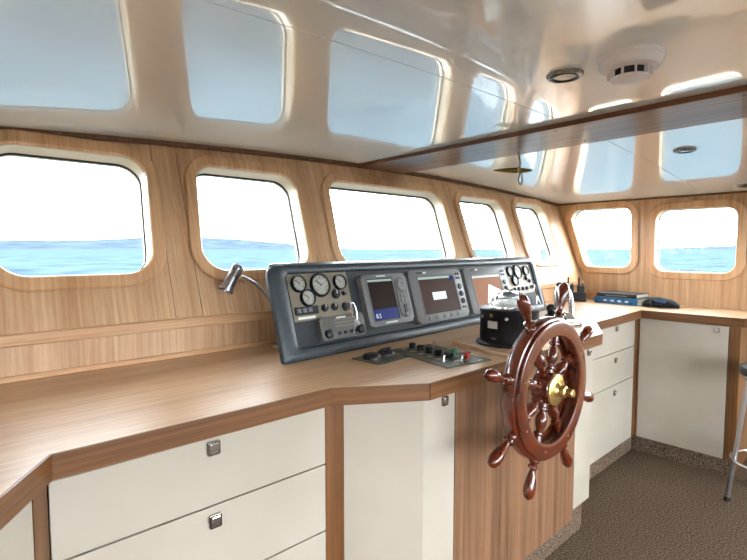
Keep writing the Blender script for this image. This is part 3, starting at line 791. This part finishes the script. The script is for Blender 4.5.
RZ = math.atan2(-.909, .417)
ch = tag(empty('radio_charger', (3.805, 1.775, CT), RZ), 'black twin charging cradle on the counter corner holding two handheld radios', 'charger')
bm = box(-.082, .082, -.045, .045, 0, .026, .006)
mk('base', bm, 'black', ch)
mk('back_rest', box(-.078, .078, -.042, -.030, .022, .075, .004), 'black', ch); mk('rear_lip', box(-.078, .078, .030, .040, .022, .045, .004), 'black', ch)
for q, (u, lab) in enumerate(((-.04, 'black handheld radio with a grey display on the window side of the charger'), (.04, 'black handheld radio with a short aerial in the charger next to the blue book'))):
    d = Vector((math.cos(RZ), math.sin(RZ), 0)) * u
    rd = tag(empty('handheld_radio', (3.805 + d.x, 1.775 + d.y, CT + .024), RZ), lab, 'radio', 'handheld radios in the charger')
    bm = box(-.028, .028, -.024, .022, 0, .105, .007, 3); mk('body', bm, 'black', rd, smooth=True)
    mk('aerial', lathe([(0, .10), (.008, .10), (.008, .112), (.006, .118), (.0055, .165), (.003, .170), (0, .170)], 12, o=(-.016, 0, 0)), 'rubber', rd, smooth=True)
    mk('volume_knob', lathe([(0, .10), (.008, .10), (.007, .118), (0, .118)], 12, o=(.014, 0, 0)), 'black', rd, smooth=True)
    mk('display', box(-.018, .018, .021, .0235, .062, .086, .001, 1), 'plate' if q == 0 else 'rubber', rd)
    mk('speaker_grille', box(-.019, .019, .021, .0232, .018, .052, .001, 1), 'rubber', rd)

def book(x, y, z, wx, wy, h, cov, label, rz=0):
    b = tag(empty('book', (x, y, z), rz), label, 'book')
    bm = box(-wx, wx, -wy, wy, 0, .004, .001, 1); box(-wx, wx, -wy, wy, h - .004, h, .001, 1, bm); box(-wx - .001, -wx + .006, -wy, wy, .001, h - .001, .001, 1, bm)
    mk('cover', bm, cov, b); mk('pages', box(-wx + .005, wx - .006, -wy + .005, wy - .005, .004, h - .004), 'paper', b)
    return b
b = book(3.935, 1.455, CT, .125, .165, .050, 'blue', 'thick blue bound book lying on the counter under a dark folder', R(-6))
for q in range(4): mk('spine_print', box(-.1275, -.1255, -.10 + q * .055, -.075 + q * .055, .018, .032), 'print', b)
b = book(3.945, 1.465, CT + .050, .115, .150, .030, 'navy', 'dark bound folder lying on top of the blue book', R(-3))
mk('clip_strip', box(-.1175, -.1155, -.08, .08, .010, .016), 'plate', b)

pc = tag(empty('pouch', (3.85, 1.168, CT), R(8)), 'soft black zip pouch with a blue patch lying beside the books', 'pouch')
bm = bmesh.new(); nn, mm_ = 22, 16; rs = []
for i in range(nn + 1):
    t = i / nn; y = .115 - .23 * t; e = max(.05, min(1, math.sin(math.pi * min(max(t, .02), .98)) ** .30)); th_ = (1.0 - .22 * t) * e
    L_ = []
    for k in range(mm_):
        a = 2 * math.pi * k / mm_; wob = 1 + .06 * math.sin(7 * t * 3 + k) + .04 * math.sin(19 * t + 2 * k)
        L_.append(bm.verts.new((.058 * e * math.cos(a) * wob, y, max(.0, .040 * th_ + .040 * th_ * math.sin(a) * wob))))
    rs.append(L_)
for A_, B_ in zip(rs, rs[1:]):
    for k in range(mm_): bm.faces.new((A_[k], A_[(k + 1) % mm_], B_[(k + 1) % mm_], B_[k]))
bm.faces.new(rs[0]); bm.faces.new(rs[-1])
mk('body', bm, 'fabric', pc, smooth=True)
mk('strap', tube(smoothpath([(-.05, .05, .055), (-.064, .05, .03), (-.058, .05, .008)], 4), .006, 8), 'rubber', pc)
mk('patch', tube(smoothpath([(-.056, .03, .050), (-.060, .0, .044), (-.056, -.04, .040)], 4), .010, 8), 'blue_fabric', pc, smooth=True)

# ------------------------------------------------------------------ ceiling fittings
def downlight(x, y, label):
    z = zc(x); e = tag(empty('downlight', (x, y, z)), label, 'ceiling light', 'ceiling downlights')
    mk('housing', ringlathe([(.030, .0), (.048, .0), (.048, -.004), (.044, -.009), (.036, -.010), (.032, -.007)], 36, 'z'), 'latch', e, smooth=True)
    mk('inner_ring', ringlathe([(.028, -.003), (.036, -.003), (.036, -.0115), (.030, -.010)], 32, 'z'), 'black', e, smooth=True)
    mk('lens', lathe([(0, -.003), (.030, -.003), (.030, -.007), (0, -.009)], 28), 'lens', e, smooth=True)
    return e
downlight(1.285, .645, 'round steel ceiling downlight beside the smoke detector')
downlight(2.68, .735, 'round steel ceiling downlight in the deckhead beyond the wooden beam')
downlight(3.88, .71, 'round steel ceiling downlight next to the side wall above the door cabinet')
z = zc(1.285)
sm = tag(empty('smoke_detector', (1.285, .478, z)), 'white domed smoke detector on the ceiling next to the downlight', 'smoke detector')
mk('base', lathe([(0, 0), (.074, 0), (.074, -.012), (.070, -.014), (0, -.014)], 40), 'detector', sm, smooth=True)
mk('body', lathe([(0, -.012), (.072, -.012), (.072, -.020), (.064, -.032), (.048, -.035), (0, -.035)], 40), 'detector', sm, smooth=True)
mk('sensor_core', lathe([(0, -.034), (.040, -.034), (.040, -.052), (0, -.052)], 28), 'black', sm, smooth=True)
mk('cap', lathe([(0, -.052), (.044, -.052), (.042, -.055), (.030, -.060), (0, -.062)], 36), 'detector', sm, smooth=True)
for k in range(10):
    a = R(36 * k); c, s = math.cos(a), math.sin(a); bm = box(.038, .050, -.0016, .0016, -.0535, -.033)
    bmesh.ops.rotate(bm, cent=(0, 0, 0), matrix=Matrix.Rotation(a, 3, 'Z'), verts=bm.verts); mk('vent_rib', bm, 'detector', sm)

hx, hy, hz = 2.105, 1.275, 1.800
hn = tag(empty('whistle_pull', (hx, hy, hz), R(-42)), 'spindle shaped bronze whistle pull hanging on a cord from the beam', 'whistle pull')
mk('toggle', lathe([(0, -.125), (.003, -.122), (.007, -.10), (.0115, -.05), (.013, -.02), (.012, .02), (.008, .045), (.003, .062), (0, .065)], 20, axis='x'), 'bronze', hn, smooth=True)
mk('collar', lathe([(.0, -.012), (.015, -.012), (.015, .002), (0, .002)], 18, axis='x'), 'brass', hn, smooth=True)
zt_ = zb - .020 - hz
mk('cord', tube(smoothpath([(0, 0, .012), (.004, .003, zt_ * .5), (-.004, .01, zt_ + .002)], 6), .0045, 8), 'rope', hn, smooth=True)
mk('cord_loop', tube(smoothpath([(0, -.014, .010), (.004, -.016, -.01), (.012, -.010, -.05), (.006, -.006, -.068), (-.006, -.008, -.05), (-.002, -.016, -.012), (0, -.014, .010)], 5)[:-1], .0038, 8, closed=True), 'rope', hn, smooth=True)
mk('knot', lathe([(0, -.016)] + [(.014 * math.cos(R(a)), .014 * math.sin(R(a))) for a in range(-75, 90, 15)] + [(0, .014)], 14), 'rope', hn, smooth=True)

# ------------------------------------------------------------------ bar stool
st = tag(empty('bar_stool', (3.36, .43, 0)), 'chrome bar stool with a round black padded seat beside the door cabinet', 'stool')
mk('seat', lathe([(0, .715), (.150, .715), (.172, .725), (.176, .745), (.168, .768), (.140, .780), (0, .784)], 40), 'leather', st, smooth=True)
mk('seat_plate', ringlathe([(.110, .700), (.155, .700), (.155, .716), (.110, .716)], 36, 'z'), 'chrome', st, smooth=True)
a0 = math.atan2(.18, -.11)
for k in range(4):
    a = a0 + k * math.pi / 2; c, s = math.cos(a), math.sin(a)
    lg = mk('leg', tube(smoothpath([(.135 * c, .135 * s, .705), (.150 * c, .150 * s, .60), (.182 * c, .182 * s, .28), (.212 * c, .212 * s, .012)], 5), .012, 12), 'steel', st, smooth=True)
    mk('foot_cap', lathe([(0, 0), (.014, 0), (.016, .006), (.015, .022), (0, .022)], 14, o=(.212 * c, .212 * s, 0)), 'rubber', lg, smooth=True)
mk('foot_ring', tube([(.188 * math.cos(2 * math.pi * k / 40), .188 * math.sin(2 * math.pi * k / 40), .235) for k in range(40)], .010, 10, closed=True), 'chrome', st, smooth=True)
